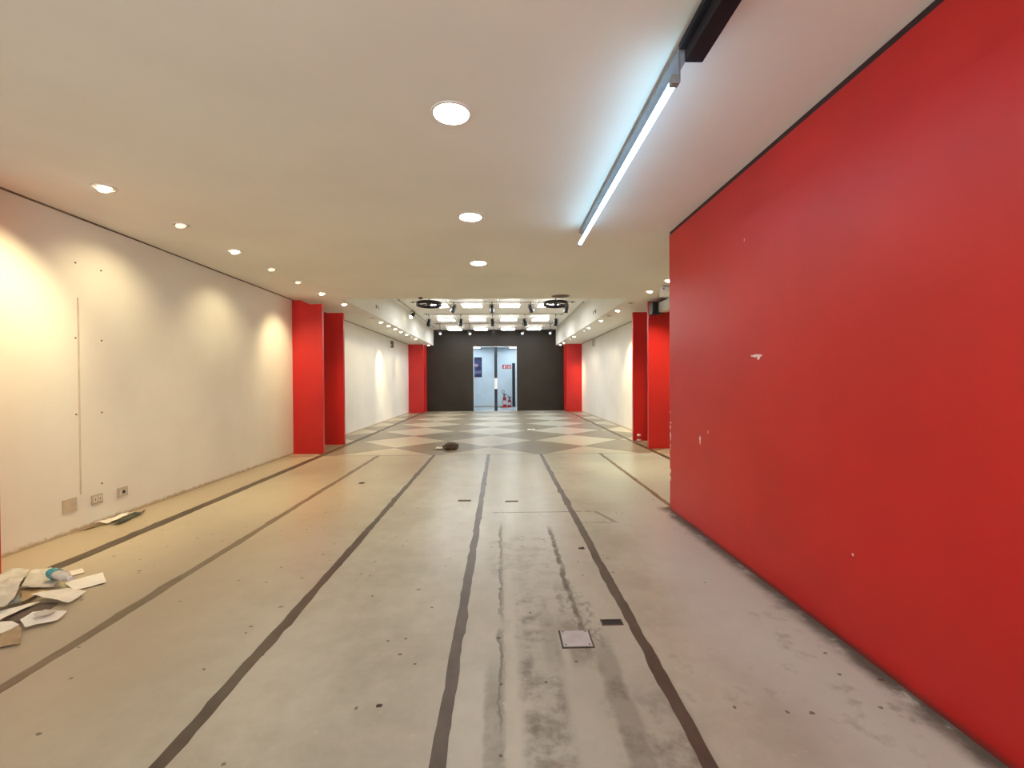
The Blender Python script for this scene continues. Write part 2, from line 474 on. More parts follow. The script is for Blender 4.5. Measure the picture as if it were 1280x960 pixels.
# red fins
def fin(label, pts, y0, y1):
    o = structure('pillar', MB().prism(pts, 1, y0, y1), M['red'])
    return tag(o, label, 'red panel', 'red panels standing out from the side walls')
fin('red panel on the left wall cut off by the left edge of the picture', [(XL, 0), (-3.948, 0), (-3.948, 3.1), (XL, 3.1)], 3.54, 3.62)
fin('nearer tall red panel at the end of the left white wall, with stepped top', [(XL, 0), (-3.67, 0), (-3.67, 3.09), (-3.90, 3.085), (-4.12, 3.165), (XL, 3.165)], 9.33, 9.41)
fin('darker tall red panel just behind the left stepped red panel', [(XL, 0), (-3.70, 0), (-3.70, 3.105), (XL, 3.105)], 10.65, 10.73)
fin('tall red panel showing just past the edge of the big red wall', [(3.18, 0), (XR, 0), (XR, 3.165), (3.18, 3.165)], 9.57, 9.65)
fin('darker tall red panel behind the right one, with a small red can at its foot', [(3.22, 0), (XR, 0), (XR, 3.13), (3.22, 3.13)], 10.82, 10.90)
fin('red pillar against the left end of the charcoal wall', [(XL, 0), (-3.57, 0), (-3.57, ZC - .005), (XL, ZC - .005)], 20.9, YF)
fin('red pillar against the right end of the charcoal wall', [(3.07, 0), (XR, 0), (XR, ZC - .005), (3.07, ZC - .005)], 20.9, YF)

# floor inlays and grooves
def inlay(name, xc, w, y0, y1, mat, jag=.003, z=.0015):
    bm = bmesh.new(); n = int((y1 - y0) / .06); prev = None; rr = random.Random(int(abs(xc) * 1000))
    jl = jr = 0
    for i in range(n + 1):
        y = y0 + (y1 - y0) * i / n
        jl = jl * .6 + rr.gauss(0, jag) ; jr = jr * .6 + rr.gauss(0, jag)
        if rr.random() < .02: jl -= .012
        if rr.random() < .02: jr += .012
        a_ = bm.verts.new((xc - w / 2 + jl, y, z)); b_ = bm.verts.new((xc + w / 2 + jr, y, z))
        c_ = bm.verts.new((xc - w / 2 + jl, y, -.01)); d_ = bm.verts.new((xc + w / 2 + jr, y, -.01))
        if prev:
            pa, pb, pc, pd = prev
            bm.faces.new((pa, pb, b_, a_)); bm.faces.new((pa, a_, c_, pc)); bm.faces.new((pb, pd, d_, b_)); bm.faces.new((pc, c_, d_, pd))
        prev = (a_, b_, c_, d_)
    q = MB(); q.bm.free(); q.bm = bm
    return structure(name, q, mat)
inlay('trim_6', -2.46, .070, -3.4, 9.02, M['strip_left'])
inlay('trim_7', -1.345, .066, -3.4, 9.02, M['strip'])
inlay('trim_8', -.255, .064, -3.4, 9.02, M['strip'])
inlay('trim_9', .80, .066, -3.4, 9.02, M['strip'])
inlay('trim_10', 2.0, .055, 5.12, 9.02, M['strip_left'])
inlay('trim_11', -3.62, .125, -3.4, 20.9, M['groove'])
inlay('trim_12', 3.17, .10, 5.12, 20.9, M['groove'])

# ---------------------------------------------------------------- lamps
def spot(loc, target, energy, color, angle, blend=.7, size=.04):
    l = bpy.data.lights.new('spot_light', 'SPOT'); l.energy = energy; l.color = color
    l.spot_size = math.radians(angle); l.spot_blend = 1.0; l.shadow_soft_size = size
    o = bpy.data.objects.new('spot_light', l); COL.objects.link(o); o.location = loc
    o.rotation_euler = (Vector(target) - Vector(loc)).to_track_quat('-Z', 'Y').to_euler(); return o

# round LED downlights down the middle
g = 'round LED downlights along the middle of the ceiling'
dl = thing('round_downlight', 'largest and nearest round white downlight in the middle of the ceiling', 'ceiling light', (-.30, 2.84, ZC), g)
MB().lathe([(.108, -.004), (.112, -.009), (.126, -.007), (.130, 0), (.108, 0)], 40, cap=False).build('trim_ring', M['ring'], dl, True)
MB().lathe([(0, -.0055), (.104, -.0055), (.108, -.003), (.108, -.0005), (0, -.0005)], 40, cap=False).build('diffuser', M['led_round'], dl, True)
copy_thing(dl, (-.30, 4.63, ZC), 'middle one of three round white downlights in the ceiling centre line')
copy_thing(dl, (-.31, 6.45, ZC), 'smallest and farthest of three round white downlights on the ceiling centre line')
for k, y in enumerate((1.04, -.76, -2.5)):
    copy_thing(dl, (-.30, y, ZC), 'round white downlight in the ceiling behind the viewpoint')

# tilted halogen spots in the two side rows
def halogen(label, loc, tilt, az, state, group):
    t = thing('recessed_spotlight', label, 'spotlight', loc, group)
    MB().lathe([(.050, -.002), (.053, -.008), (.066, -.007), (.070, 0), (.050, 0)], 28, cap=False).build('trim_ring', M['ring'], t, True)
    cup = MB().lathe([(.050, -.001), (.047, -.006), (.030, -.002), (.030, 0)], 28, cap=False).build('reflector', M['cup'], t, True)
    t.scale = (1.3, 1.3, 1.3)
    mt = Matrix.Translation((0, 0, -.008)) @ Matrix.Rotation(az, 4, 'Z') @ Matrix.Rotation(tilt, 4, 'Y')
    MB().lathe([(0, -.014), (.030, -.011), (.040, -.003), (.036, .006), (0, .006)], 24, mt, cap=False).build('lamp', M[state], t, True)
    return t
GL = 'small tilting spotlights above the left wall'; GR = 'small tilting spotlights above the right wall'
LEFT = [ # y, state, aim y, aim z, energy, angle, label
 (3.96, 'halo_on', 3.70, 1.55, 80, 92, 'brightest nearest spotlight in the ceiling row above the left white wall'),
 (4.88, 'halo_low', 4.95, 1.75, 24, 105, 'half-lit spotlight second from the near end of the left row'),
 (5.86, 'halo_on', 5.2, .2, 65, 110, 'bright square-looking spotlight third from the near end of the left row'),
 (6.78, 'halo_low', 6.9, 1.5, 20, 105, 'faint spotlight fourth from the near end of the left row'),
 (7.65, 'halo_low', 7.7, 1.5, 45, 75, 'faint spotlight just before the bright one near the left red panel'),
 (8.66, 'halo_on', 8.62, 1.75, 40, 80, 'bright spotlight in front of the stepped left red panel'),
 (9.88, 'halo_on', 9.9, .3, 60, 110, 'spotlight in the ceiling between the two left red panels'),
 (12.0, 'halo_off', 0, 0, 0, 0, 'unlit dark spotlight past the left red panels'),
 (12.9, 'halo_on', 12.6, 1.5, 22, 80, 'lit spotlight right after the unlit one in the left soffit'),
 (13.75, 'halo_on', 13.6, 1.4, 22, 80, 'largest-looking bright spotlight halfway along the left soffit'),
 (14.6, 'halo_on', 14.8, 1.5, 20, 80, 'lit spotlight following the brightest one on the left soffit'),
 (15.44, 'halo_on', 16.1, 1.7, 210, 54, 'soffit spotlight lighting the bright streak on the far left wall'),
 (16.38, 'halo_on', 16.9, 1.5, 18, 70, 'small lit spotlight past the bright streak on the left soffit'),
 (17.28, 'halo_low', 17.6, 1.5, 12, 70, 'dim spotlight third from the far end of the left soffit'),
 (18.1, 'halo_on', 19.0, 1.6, 60, 50, 'lit spotlight second from the far end of the left soffit'),
 (21.35, 'halo_on', 21.7, 2.0, 3, 60, 'spotlight at the far end of the left soffit beside the charcoal wall'),
]
AIM = {  # lamps turned away from the walls
 'bright square-looking spotlight third from the near end of the left row': (-2.3, 5.9, 0),
 'faint spotlight just before the bright one near the left red panel': (-3.95, 9.33, 1.3),
 'spotlight in the ceiling between the two left red panels': (-2.6, 9.6, 0),
 'spotlight half hidden by the edge of the big red wall': (2.2, 7.3, 0),
 'bright spotlight beside the emergency light box on the right': (3.45, 9.57, 1.3),
 'bright spotlight nearest the darker red panel in the right soffit': (2.4, 10.9, 0),
}
for y, st_, ay, az_, en, an, lab in LEFT:
    xx = -3.40
    halogen(lab, (xx, y, ZC), -.35 if ay else 0, 0, st_, GL) if True else None
    if en:
        tx = XL if y < 21 else -3.5
        spot((xx - .01, y, ZC - .035), (tx, ay, az_) if lab not in AIM else AIM[lab], en * (3.2 if y < 11 else 2.1), WARM, an)
RIGHT = [
 (7.55, 'halo_on', 7.6, 1.0, 110, 110, 'spotlight half hidden by the edge of the big red wall'),
 (8.50, 'halo_on', 8.6, 1.0, 110, 75, 'bright spotlight beside the emergency light box on the right'),
 (9.74, 'halo_off', 0, 0, 0, 0, 'unlit spotlight above the gap between the right red panels'),
 (10.86, 'halo_on', 11.0, .9, 80, 100, 'bright spotlight nearest the darker red panel in the right soffit'),
 (11.7, 'halo_off', 0, 0, 0, 0, 'unlit spotlight second along the right soffit'),
 (12.69, 'halo_on', 13.0, 1.45, 230, 66, 'soffit spotlight lighting the brightest patch of the right wall'),
 (14.44, 'halo_on', 14.5, 1.5, 18, 80, 'bright spotlight halfway along the right soffit'),
 (15.26, 'halo_low', 15.4, 1.5, 16, 80, 'dim spotlight just past halfway along the right soffit'),
 (17.37, 'halo_on', 17.6, 1.5, 22, 80, 'lit spotlight with a bright lower neighbour toward the far right end'),
 (18.3, 'halo_low', 18.6, 1.5, 14, 80, 'dim spotlight third from the far end of the right soffit'),
 (20.2, 'halo_on', 20.6, 1.4, 170, 50, 'soffit spotlight lighting the bright streak beside the far right pillar'),
 (21.4, 'halo_on', 21.7, 2.0, 3, 60, 'spotlight at the far end of the right soffit beside the charcoal wall'),
]
for y, st_, ay, az_, en, an, lab in RIGHT:
    xx = 2.85
    halogen(lab, (xx, y, ZC), .35 if ay else 0, 0, st_, GR)
    if en:
        tx = XR if y < 21 else 2.95
        spot((xx + .01, y, ZC - .035), (tx, ay, az_) if lab not in AIM else AIM[lab], en * 2.1, WARM, an)

# black track with the LED tube
tr = thing('lighting_track', 'long black metal track under the ceiling carrying the glowing tube', 'light track', (.92, 0, 3.12))
MB().box(-.035, .035, -3.3, 2.20, 0, .028, .004).build('channel', M['track'], tr)
MB().box(-.005, .085, -3.3, 2.20, -.062, -.0005, .006).build('cover', M['track'], tr)
for y in (-2.4, -.4, 1.4):
    MB().box(-.012, .012, y - .015, y + .015, .026, .06).build('hanger', M['steel'], tr)
M['lit_channel'] = mottled('lit_channel_grey', (.20, .21, .22), .1, 8, .5)  # black channel coloured grey as if lit by the tube
tb = thing('tube_lamp', 'long glowing cool white tube under the black track', 'tube light', (.875, 0, 2.985))
MB().tube([(0, y, 0) for y in (2.25, 3.0, 3.8, 4.88)], .019, 16).build('tube', M['led_tube'], tb, True)
MB().box(.010, .080, 2.2005, 4.98, .135, .163, .004).build('lit_channel', M['lit_channel'], tb)  # track channel carried on in grey, tube light in its colour
for y in (2.5, 3.6, 4.7):
    MB().box(.033, .057, y - .015, y + .015, .161, .195).build('hanger', M['steel'], tb)
for y in (2.225, 4.905):
    MB().box(-.021, .021, y - .02, y + .02, -.022, .022, .004).box(.018, .028, y - .006, y + .006, -.005, .137).build('tube_socket', M['lit_channel'], tb)

# square LED panels of the raised ceiling
g = 'square LED panels of the raised far ceiling'
row_word = {0: 'nearest', 1: 'middle', 2: 'farthest'}
col_word = {0: 'leftmost', 1: 'second from left', 2: 'second from right', 3: 'rightmost'}
pan = None
for r_, (y, xs) in enumerate(((13.95, (-1.93, -.875, .29, 1.48)), (17.2, (-2.06, -.875, .32, 1.53)), (20.4, (-2.08, -.895, .34, 1.53)))):
    for c_, x in enumerate(xs):
        lab = '%s bright square LED panel in the %s row of the raised ceiling' % (col_word[c_], row_word[r_])
        if pan is None:
            pan = thing('led_panel', lab, 'ceiling light', (x, y, ZU), g)
            MB().box(-.325, .325, -.345, -.325, -.13, -.10).box(-.325, .325, .325, .345, -.13, -.10).box(-.325, -.305, -.325, .325, -.13, -.10).box(.305, .325, -.325, .325, -.13, -.10).build('frame', M['ring'], pan)
            MB().box(-.304, .304, -.324, .324, -.135, -.10, .012).build('diffuser', M['led_panel'], pan)
            MB().box(-.30, .30, -.32, .32, -.0985, -.09).build('added_uplight', M['led_up'], pan)  # added glowing top face, brightens the ceiling above the panel
            for sx, sy in ((-1, -1), (1, -1), (-1, 1), (1, 1)):
                MB().tube([(sx * .315, sy * .335, -.11), (sx * .315, sy * .335, .003)], .006, 8).build('rod', M['steel'], pan)
        else: copy_thing(pan, (x, y, ZU), lab)

# rails and black track spots
def rail(label, p, q):
    p = Vector(p); q = Vector(q)
    t = thing('ceiling_rail', label, 'rail', ((p + q) / 2), 'thin rails under the raised ceiling')
    d = (q - p) / 2
    if abs(d.x) > abs(d.y): MB().box(-d.x, d.x, -.018, .018, -.035, 0).build('channel', M['seam_l'], t)
    else: MB().box(-.018, .018, -d.y, d.y, -.035, 0).build('channel', M['seam_l'], t)
    for s_ in (-1, 1):
        e = d * s_ * .96
        MB().box(e.x - .022, e.x + .022, e.y - .022, e.y + .022, -.04, .0).build('end_cap', M['black'], t)
M['seam_l'] = mottled('rail_grey', (.55, .51, .45), .1, 6, .5)
rail('thin rail along the left side of the raised ceiling', (-3.05, 13.4, ZU), (-3.05, 20.6, ZU))
rail('thin rail along the right side of the raised ceiling', (2.60, 13.9, ZU), (2.60, 20.6, ZU))
rail('nearest crosswise rail of the raised ceiling', (-2.8, 13.95, ZU), (2.35, 13.95, ZU))
rail('middle crosswise rail of the raised ceiling', (-2.8, 16.5, ZU), (2.35, 16.5, ZU))
rail('farthest crosswise rail in front of the charcoal wall', (-2.8, 19.2, ZU), (2.35, 19.2, ZU))

g = 'black track spotlights of the raised ceiling'
proto = None
def track_spot(x, y, drop, head_rot, label, face, scale=1.):
    """drop: distance from rail to the pivot of the head"""
    global proto
    t = thing('track_spotlight', label, 'spotlight', (x, y, ZU - .035), g)
    MB().box(-.02, .02, -.05, .05, -.025, 0, .004).build('adapter', M['black'], t)
    MB().tube([(0, 0, -.02), (0, 0, -drop)], .007, 8).build('stem', M['black'], t)
    if proto is None:
        hd = MB().lathe([(0, .12), (.045, .12), (.055, .10), (.060, .02), (.070, -.01), (.075, -.13), (.070, -.135), (.062, -.12)], 20, cap=False).build('lamp_head', M['black'], t, True)
        lf = MB().lathe([(0, -.124), (.060, -.122), (.063, -.112), (0, -.108)], 20, cap=False).build('lamp_face', M['halo_off'], hd, True)
        yk = MB().box(-.085, -.077, -.012, .012, -.02, .115).box(.077, .085, -.012, .012, -.02, .115).box(-.085, .085, -.012, .012, .115, .125).build('yoke', M['black'], t)
        proto = (hd, lf, yk)
        hd_, lf_ = hd, lf
        yk.location = (0, 0, -drop - .125)
    else:
        hd_ = proto[0].copy(); COL.objects.link(hd_); hd_.parent = t
        lf_ = proto[1].copy(); COL.objects.link(lf_); lf_.parent = hd_
        y_ = proto[2].copy(); COL.objects.link(y_); y_.parent = t; y_.location = (0, 0, -drop - .125)
    hd_.location = (0, 0, -drop - .135); hd_.rotation_euler = head_rot; hd_.scale = (scale,) * 3
    if face != 'halo_off':
        lf_.data = lf_.data.copy(); lf_.data.materials[0] = M[face]
    return t
pos5 = ('leftmost', 'second from left', 'middle', 'second from right', 'rightmost')
M['face_pale'] = emit('pale_lamp_face_glow', (.9, .92, .9), .9)
for i, (x, rot) in enumerate(((-1.45, (.1, .45, 0)), (-.26, (0, -.1, 0)), (.95, (.1, -.45, 0)), (2.05, (.1, .2, 0)))):
    track_spot(x, 13.95, .05, rot, '%s black spotlight hanging from the nearest crosswise rail' % ('leftmost', 'second from left', 'second from right', 'rightmost')[i], 'halo_off', 1.0)
for i, (x, rot) in enumerate(((-2.62, (0, .15, 0)), (-1.45, (0, .1, 0)), (-.29, (-.1, -.15, 0)), (.90, (0, -.3, 0)), (2.04, (0, .12, 0)))):
    track_spot(x, 16.5, .15, rot, '%s black spotlight on the middle crosswise rail' % pos5[i], 'halo_off', 1.0)
for i, (x, rot) in enumerate(((-2.58, (-1.0, -.5, 0)), (-1.32, (-.9, -.4, 0)), (-.30, (.4, 0, 0)), (.95, (-1.0, .4, 0)), (2.15, (-1.0, .6, 0)))):
    track_spot(x, 19.2, .24, rot, '%s spotlight hanging in front of the charcoal wall top' % pos5[i], 'face_pale' if i != 2 else 'halo_off', .85)
track_spot(-3.02, 15.5, .02, (-.8, .5, 0), 'lit black spotlight on the left lengthwise rail', 'halo_on', 1.0)

# round dark hoops by the near edge of the raised ceiling
def hoop(label, x, y, z, rad, tilt):
    t = thing('ceiling_hoop', label, 'ceiling ring', (x, y, z), 'round dark hoops under the raised ceiling', (tilt, 0, 0))
    MB().lathe([(rad - .015, -.04), (rad, -.046), (rad + .015, -.04), (rad + .015, .046), (rad - .015, .046), (rad - .015, -.04)], 48, cap=False).build('rim', M['mirror'], t, True)
    MB().lathe([(0, -.025), (.05, -.022), (.065, 0), (.05, .05), (0, .05)], 28, cap=False).build('hub', M['black'], t, True)
    for k in range(3):
        a_ = k * 2 * PI / 3 + .5
        MB().tube([(.05 * math.cos(a_), .05 * math.sin(a_), .02), ((rad - .01) * math.cos(a_), (rad - .01) * math.sin(a_), .02)], .014, 8).build('spoke', M['black'], t, True)
    MB().tube([(0, 0, .04), (0, 0, ZU - z)], .018, 10).build('stem', M['black'], t)
hoop('round dark hoop at the left of the raised ceiling edge, over the leftmost LED panel', -2.04, 12.9, 3.68, .35, -.06)
hoop('round dark hoop beside the rightmost LED panel of the nearest row', 1.60, 12.9, 3.68, .35, -.06)
t = thing('ceiling_speaker', 'flat round brown grille in the low ceiling edge above the right dark hoop', 'ceiling speaker', (1.21, 8.98, ZC + .002))
MB().lathe([(.17, -.004), (.19, -.012), (.2, 0), (.17, 0)], 32, cap=False).build('rim', M['seam_l'], t, True)
MB().lathe([(0, -.006), (.172, -.005), (.172, 0), (0, 0)], 32, cap=False).build('grille', M['seam'], t, True)
t = thing('smoke_detector', 'tiny black ceiling sensor above the left dark hoop', 'sensor', (-1.61, 9.12, ZC))
MB().lathe([(0, -.035), (.03, -.032), (.045, -.012), (.047, 0), (0, 0)], 20, cap=False).build('body', M['black'], t, True)
MB().lathe([(.047, -.006), (.056, -.006), (.058, 0), (.047, 0)], 20, cap=False).build('base_ring', M['ring'], t, True)

# small hooks on the two fascias
for x, s_, y, lab in ((FL, 1, 11.75, 'small black hook on the left white fascia'), (FR, -1, 12.6, 'small black hook on the right white fascia')):
    t = thing('wall_hook', lab, 'hook', (x, y, 3.42), 'small black hooks on the white fascias')
    MB().box(0 if s_ > 0 else -.012, .012 if s_ > 0 else 0, -.03, .03, -.05, .05, .003).build('plate', M['black'], t)
    MB().tube([(s_ * .01, 0, .02), (s_ * .05, .01, 0), (s_ * .07, .02, -.05), (s_ * .05, .03, -.08)], .009, 8).build('hook_arm', M['black'], t, True)

# ---------------------------------------------------------------- fittings on the right
t = thing('emergency_light', 'white emergency light box under the ceiling by the big red wall edge', 'emergency light', (2.98, 8.0, 2.97))
MB().box(-.10, .12, -.04, .04, 0, .19, .02).build('housing', M['white_plastic'], t)
MB().box(-.08, .10, -.046, -.038, .02, .10, .004).build('diffuser', M['sign_white'], t)
MB().lathe([(0, 0), (.012, 0), (.012, .012), (0, .012)], 12, Matrix.Translation((-.055, -.04, .15)) @ Matrix.Rotation(PI / 2, 4, 'X')).build('indicator', M['dark'], t)
MB().box(-.05, .07, -.03, .03, .185, .21).build('ceiling_bracket', M['steel'], t)

M['unit_grey'] = mottled('unit_grey_paint', (.52, .54, .56), .05, 6, .4)
t = thing('air_curtain', 'long grey unit with black end cap high in front of the right red panel', 'air unit', (3.30, 9.4, 2.86))
MB().box(-.02, .16, -1.25, -.16, .03, .23, .02).build('housing', M['unit_grey'], t)
MB().box(-.14, .07, -.16, .06, -.01, .25, .015).build('end_cap', M['black'], t)
MB().box(-.03, .17, -1.25, -.16, .232, .262, .005).build('top_rail', M['black'], t)
MB().box(-.01, .15, -1.2, -.2, .022, .032).build('outlet_grille', M['ring'], t)
for y in (-1.1, -.3):
    MB().box(.05, .08, y - .02, y + .02, .26, .32).build('hanger', M['black'], t)

t = thing('drink_can', 'small red and white can standing at the foot of the right red panel', 'can', (3.33, 10.74, 0))
MB().lathe([(0, 0), (.045, 0), (.05, .01), (.05, .12), (.042, .14), (0, .14)], 20, cap=False).build('body', M['ext_red'], t, True)
MB().lathe([(.0505, .02), (.052, .022), (.052, .05), (.0505, .052)], 20, cap=False).build('white_band', M['sign_white'], t, True)
MB().lathe([(0, .138), (.044, .138), (.044, .165), (.03, .172), (0, .172)], 20, cap=False).build('lid', M['sign_white'], t, True)

# ---------------------------------------------------------------- left wall fittings
def wall_plate(name, label, y, z, w_, h_, mat, kind, group=None):
    t = thing(name, label, 'wall plate', (XL, y, z), group)
    MB().box(-.004, .010, -w_ / 2, w_ / 2, -h_ / 2, h_ / 2, .003).build('cover', mat, t)
    if kind == 'blank':
        for sy in (-1, 1):
            MB().box(.009, .0125, sy * w_ * .38 - .004, sy * w_ * .38 + .004, -.004, .004).build('screw', M['steel'], t)
    if kind == 'double':
        for sy in (-1, 1):
            f = MB().box(.009, .013, sy * .028 - .022, sy * .028 + .022, -.03, .03, .002).build('socket_insert', M['socket'], t)
            MB().box(.0125, .0145, sy * .028 - .004, sy * .028 + .004, -.012, .012).build('socket_slot', M['seam'], f)
    if kind == 'hole':
        MB().lathe([(0, 0), (.017, 0), (.019, .004), (0, .004)], 16, Matrix.Translation((.0095, .008, .0)) @ Matrix.Rotation(PI / 2, 4, 'Y')).build('cable_hole', M['dark'], t)
        MB().box(.009, .012, -.045, -.025, -.03, .03).build('socket_insert', M['socket'], t)
    return t
wall_plate('blank_plate', 'blank beige square cover plate low on the left wall, nearest of three plates', 4.535, .285, .145, .135, M['plate'], 'blank')
wall_plate('power_outlet', 'grey double socket plate on the left wall between the blank and the holed plate', 4.835, .270, .13, .10, M['plate_grey'], 'double')
wall_plate('cable_outlet', 'grey plate with a black hole, farthest of three on the left wall', 5.155, .265, .135, .105, M['plate_grey'], 'hole')
M['cover'] = mottled('cable_cover_paint', (.60, .54, .45), .1, 8, .6)
o = MB().box(XL - .004, XL + .007, 4.648, 4.662, .36, 2.36, .002).build('cable_cover', M['cover'])
tag(o, 'thin vertical cable strip running up the left wall above the blank plate', 'cable cover')
M['anchor'] = mottled('anchor_brown', (.16, .11, .08), .2, 30, .6)
first = None
for (y, z, lab) in ((4.635, 2.71, 'top screw left of the cable strip'), (4.925, 2.70, 'top screw right of the cable strip'),
                    (4.625, 1.95, 'second screw from top left of the cable strip'), (4.92, 1.95, 'second screw from top right of the cable strip'),
                    (4.62, 1.18, 'third screw from top left of the cable strip'), (4.91, 1.18, 'third screw from top right of the cable strip'),
                    (4.90, .42, 'lowest screw just above the double socket plate')):
    lab = 'small brown ' + lab + ' on the wall' if 'plate' not in lab else 'small brown ' + lab
    if first is None:
        first = MB().lathe([(0, .006), (.005, .006), (.010, .002), (.010, 0), (0, 0)], 12, Matrix.Rotation(PI / 2, 4, 'Y'), cap=False).build('wall_screw', M['anchor'], None, True)
        o = first
    else:
        o = first.copy(); COL.objects.link(o)
    o.location = (XL, y, z); tag(o, lab, 'screw', 'wall screws beside the cable strip')
def wall_speaker(label, x, s_, y, z, mat):
    t = thing('wall_speaker', label, 'speaker', (x, y, z), 'small box speakers high on the far side walls')
    MB().box(min(0, s_ * .09), max(0, s_ * .09), -.10, .10, -.13, .13, .012).build('housing', mat, t)
    for dz, r_ in ((.055, .035), (-.045, .055)):
        MB().lathe([(0, 0), (r_, 0), (r_, .006), (0, .006)], 18, Matrix.Translation((0, -.10, dz)) @ Matrix.Rotation(PI / 2, 4, 'X')).build('speaker_cone', M['ring'], t)
wall_speaker('small dark box speaker high on the far left wall', XL, 1, 17.6, 2.92, M['seam'])
wall_speaker('small pale box added for a grey shadow mark high on the far right wall', XR, -1, 18.0, 2.98, M['plate_grey'])  # box added in place of a grey shadow mark on the wall

# ---------------------------------------------------------------- floor fittings
t = thing('floor_hatch', 'pale grey square metal hatch plate set in the concrete floor', 'floor hatch', (.425, 2.565, 0))
MB().box(-.092, .092, -.088, .088, 0, .004, .001).build('frame', M['slot'], t)
MB().box(-.082, .082, -.078, .078, .003, .008, .002).build('lid', M['hatch'], t)
for dx, dy in ((-.066, -.064), (.066, .064), (-.066, .064), (.066, -.064)):
    MB().lathe([(0, 0), (.005, 0), (.005, .002), (0, .002)], 10, Matrix.Translation((dx, dy, .0075))).build('screw', M['slot'], t)
t = thing('floor_box_opening', 'dark open rectangular slot in the floor beside the right inlay strip', 'floor slot', (.675, 2.735, 0))
MB().box(-.066, .066, -.032, -.024, 0, .004).box(-.066, .066, .024, .032, 0, .004).box(-.066, -.058, -.024, .024, 0, .004).box(.058, .066, -.024, .024, 0, .004).build('rim', M['slot'], t)
MB().box(-.058, .058, -.024, .024, 0, .0015).build('opening', M['dark'], t)
for x, y, lab, mt in ((-.46, 5.58, 'darker slim metal slot cover left of the middle inlay strip', M['slot']), (.125, 5.52, 'paler slim metal slot cover right of the middle inlay strip', M['seam'])):
    t = thing('slot_cover', lab, 'floor slot', (x, y, 0), 'slim slot covers across the floor')
    MB().box(-.08, .08, -.024, .024, 0, .005, .002).build('cover', mt, t)
    for s_ in (-1, 1): MB().box(s_ * .065 - .006, s_ * .065 + .006, -.006, .006, .0045, .0065).build('screw', M['dark'], t)

# ---------------------------------------------------------------- litter
def sheet(name, label, cat, pts, z, mat, wob=.012, thick=.0025, seed=0, group=None, lifts=None, fold=0.):
    """thin bent sheet whose outline is pts on the ground; lifts raise single corners"""
    cx = sum(p[0] for p in pts) / len(pts); cy = sum(p[1] for p in pts) / len(pts)
    bm = bmesh.new()
    vs = [bm.verts.new((p[0] - cx, p[1] - cy, (lifts[i] if lifts else 0.))) for i, p in enumerate(pts)]
    c = bm.verts.new((0, 0, (sum(lifts) / len(lifts) if lifts else 0.) + fold))
    for i in range(len(vs)): bm.faces.new((vs[i], vs[(i + 1) % len(vs)], c))
    for _ in range(4):
        bmesh.ops.subdivide_edges(bm, edges=[e for e in bm.edges if e.calc_length() > .02], cuts=1)
        bmesh.ops.triangulate(bm, faces=bm.faces[:])
    for v in bm.verts:
        p = Vector((v.co.x * 9 + seed * 3.1, v.co.y * 9, seed * 1.7))
        v.co.z += wob * (mnoise.noise(p) + .5 * mnoise.noise(p * 2.3)) + wob
        v.co.z = max(v.co.z, .0)
    bmesh.ops.recalc_face_normals(bm, faces=bm.faces[:])
    top = [f for f in bm.faces]
    r = bmesh.ops.extrude_face_region(bm, geom=top)
    for e in r['geom']:
        if isinstance(e, bmesh.types.BMVert): e.co.z += thick
    q = MB(); q.bm.free(); q.bm = bm
    o = q.build(name, mat, None, False); o.location = (cx, cy, z)
    tag(o, label, cat, group)
    return o
PG = 'waste sheets heaped at the left edge'
sheet('paper_sheet', 'large pale grey sheet at the left edge of the litter heap', 'paper', [(-3.579, 3.231), (-3.70, 3.32), (-3.66, 3.43), (-3.62, 3.51), (-3.386, 3.224), (-3.215, 3.018), (-3.183, 2.932), (-3.30, 2.95)], .045, M['paper_grey'], .015, .003, 1, PG, [.03, .02, .05, .02, .03, .02, .01, .02])
sheet('paper_sheet', 'wrinkled pale wrapping sheet at the back of the litter heap', 'paper', [(-3.60, 3.50), (-3.62, 3.58), (-3.54, 3.60), (-3.342, 3.465), (-3.202, 3.272), (-3.292, 3.234), (-3.414, 3.255)], .03, M['paper_grey'], .012, .002, 2, PG, [.02, .0, .0, .0, .0, .01, .02])
sheet('cardboard_piece', 'brown cardboard flap showing under the pale sheets of the heap', 'cardboard', [(-3.43, 3.27), (-3.34, 3.29), (-3.213, 3.28), (-3.238, 3.217), (-3.222, 3.108), (-3.227, 3.078), (-3.30, 3.15)], .022, M['card'], .006, .004, 3, PG)
sheet('paper_sheet', 'small pale sheet lying behind the bottle at the heap', 'paper', [(-3.463, 3.591), (-3.368, 3.669), (-3.283, 3.594), (-3.352, 3.5)], .004, M['paper'], .004, .002, 4, PG)
sheet('paper_sheet', 'bright white sheet at the right end of the litter heap', 'paper', [(-3.234, 3.384), (-3.229, 3.438), (-3.126, 3.576), (-2.949, 3.4), (-3.07, 3.284)], .006, M['paper_bright'], .005, .002, 5, PG)
sheet('paper_sheet', 'beige creased sheet in front of the bottle on the heap', 'paper', [(-3.227, 3.14), (-3.203, 3.197), (-3.075, 3.248), (-2.935, 3.227), (-2.921, 3.147), (-2.909, 3.065), (-3.024, 3.088)], .012, M['paper'], .008, .002, 6, PG, [.03, .02, .02, .0, .0, .01, .02])
sheet('cardboard_piece', 'flat dark brown card in the middle of the heap', 'cardboard', [(-3.14, 2.88), (-3.167, 3.013), (-3.141, 3.113), (-3.015, 3.108), (-2.979, 2.999), (-3.003, 2.856)], .002, M['card_dark'], .001, .003, 7, PG)
sheet('paper_sheet', 'long white sheet lying along the dark card by the picture edge', 'paper', [(-3.242, 2.90), (-3.238, 2.958), (-3.18, 3.053), (-3.123, 3.095), (-3.133, 2.974), (-3.12, 2.85), (-3.119, 2.79)], .016, M['paper_bright'], .008, .002, 8, PG)
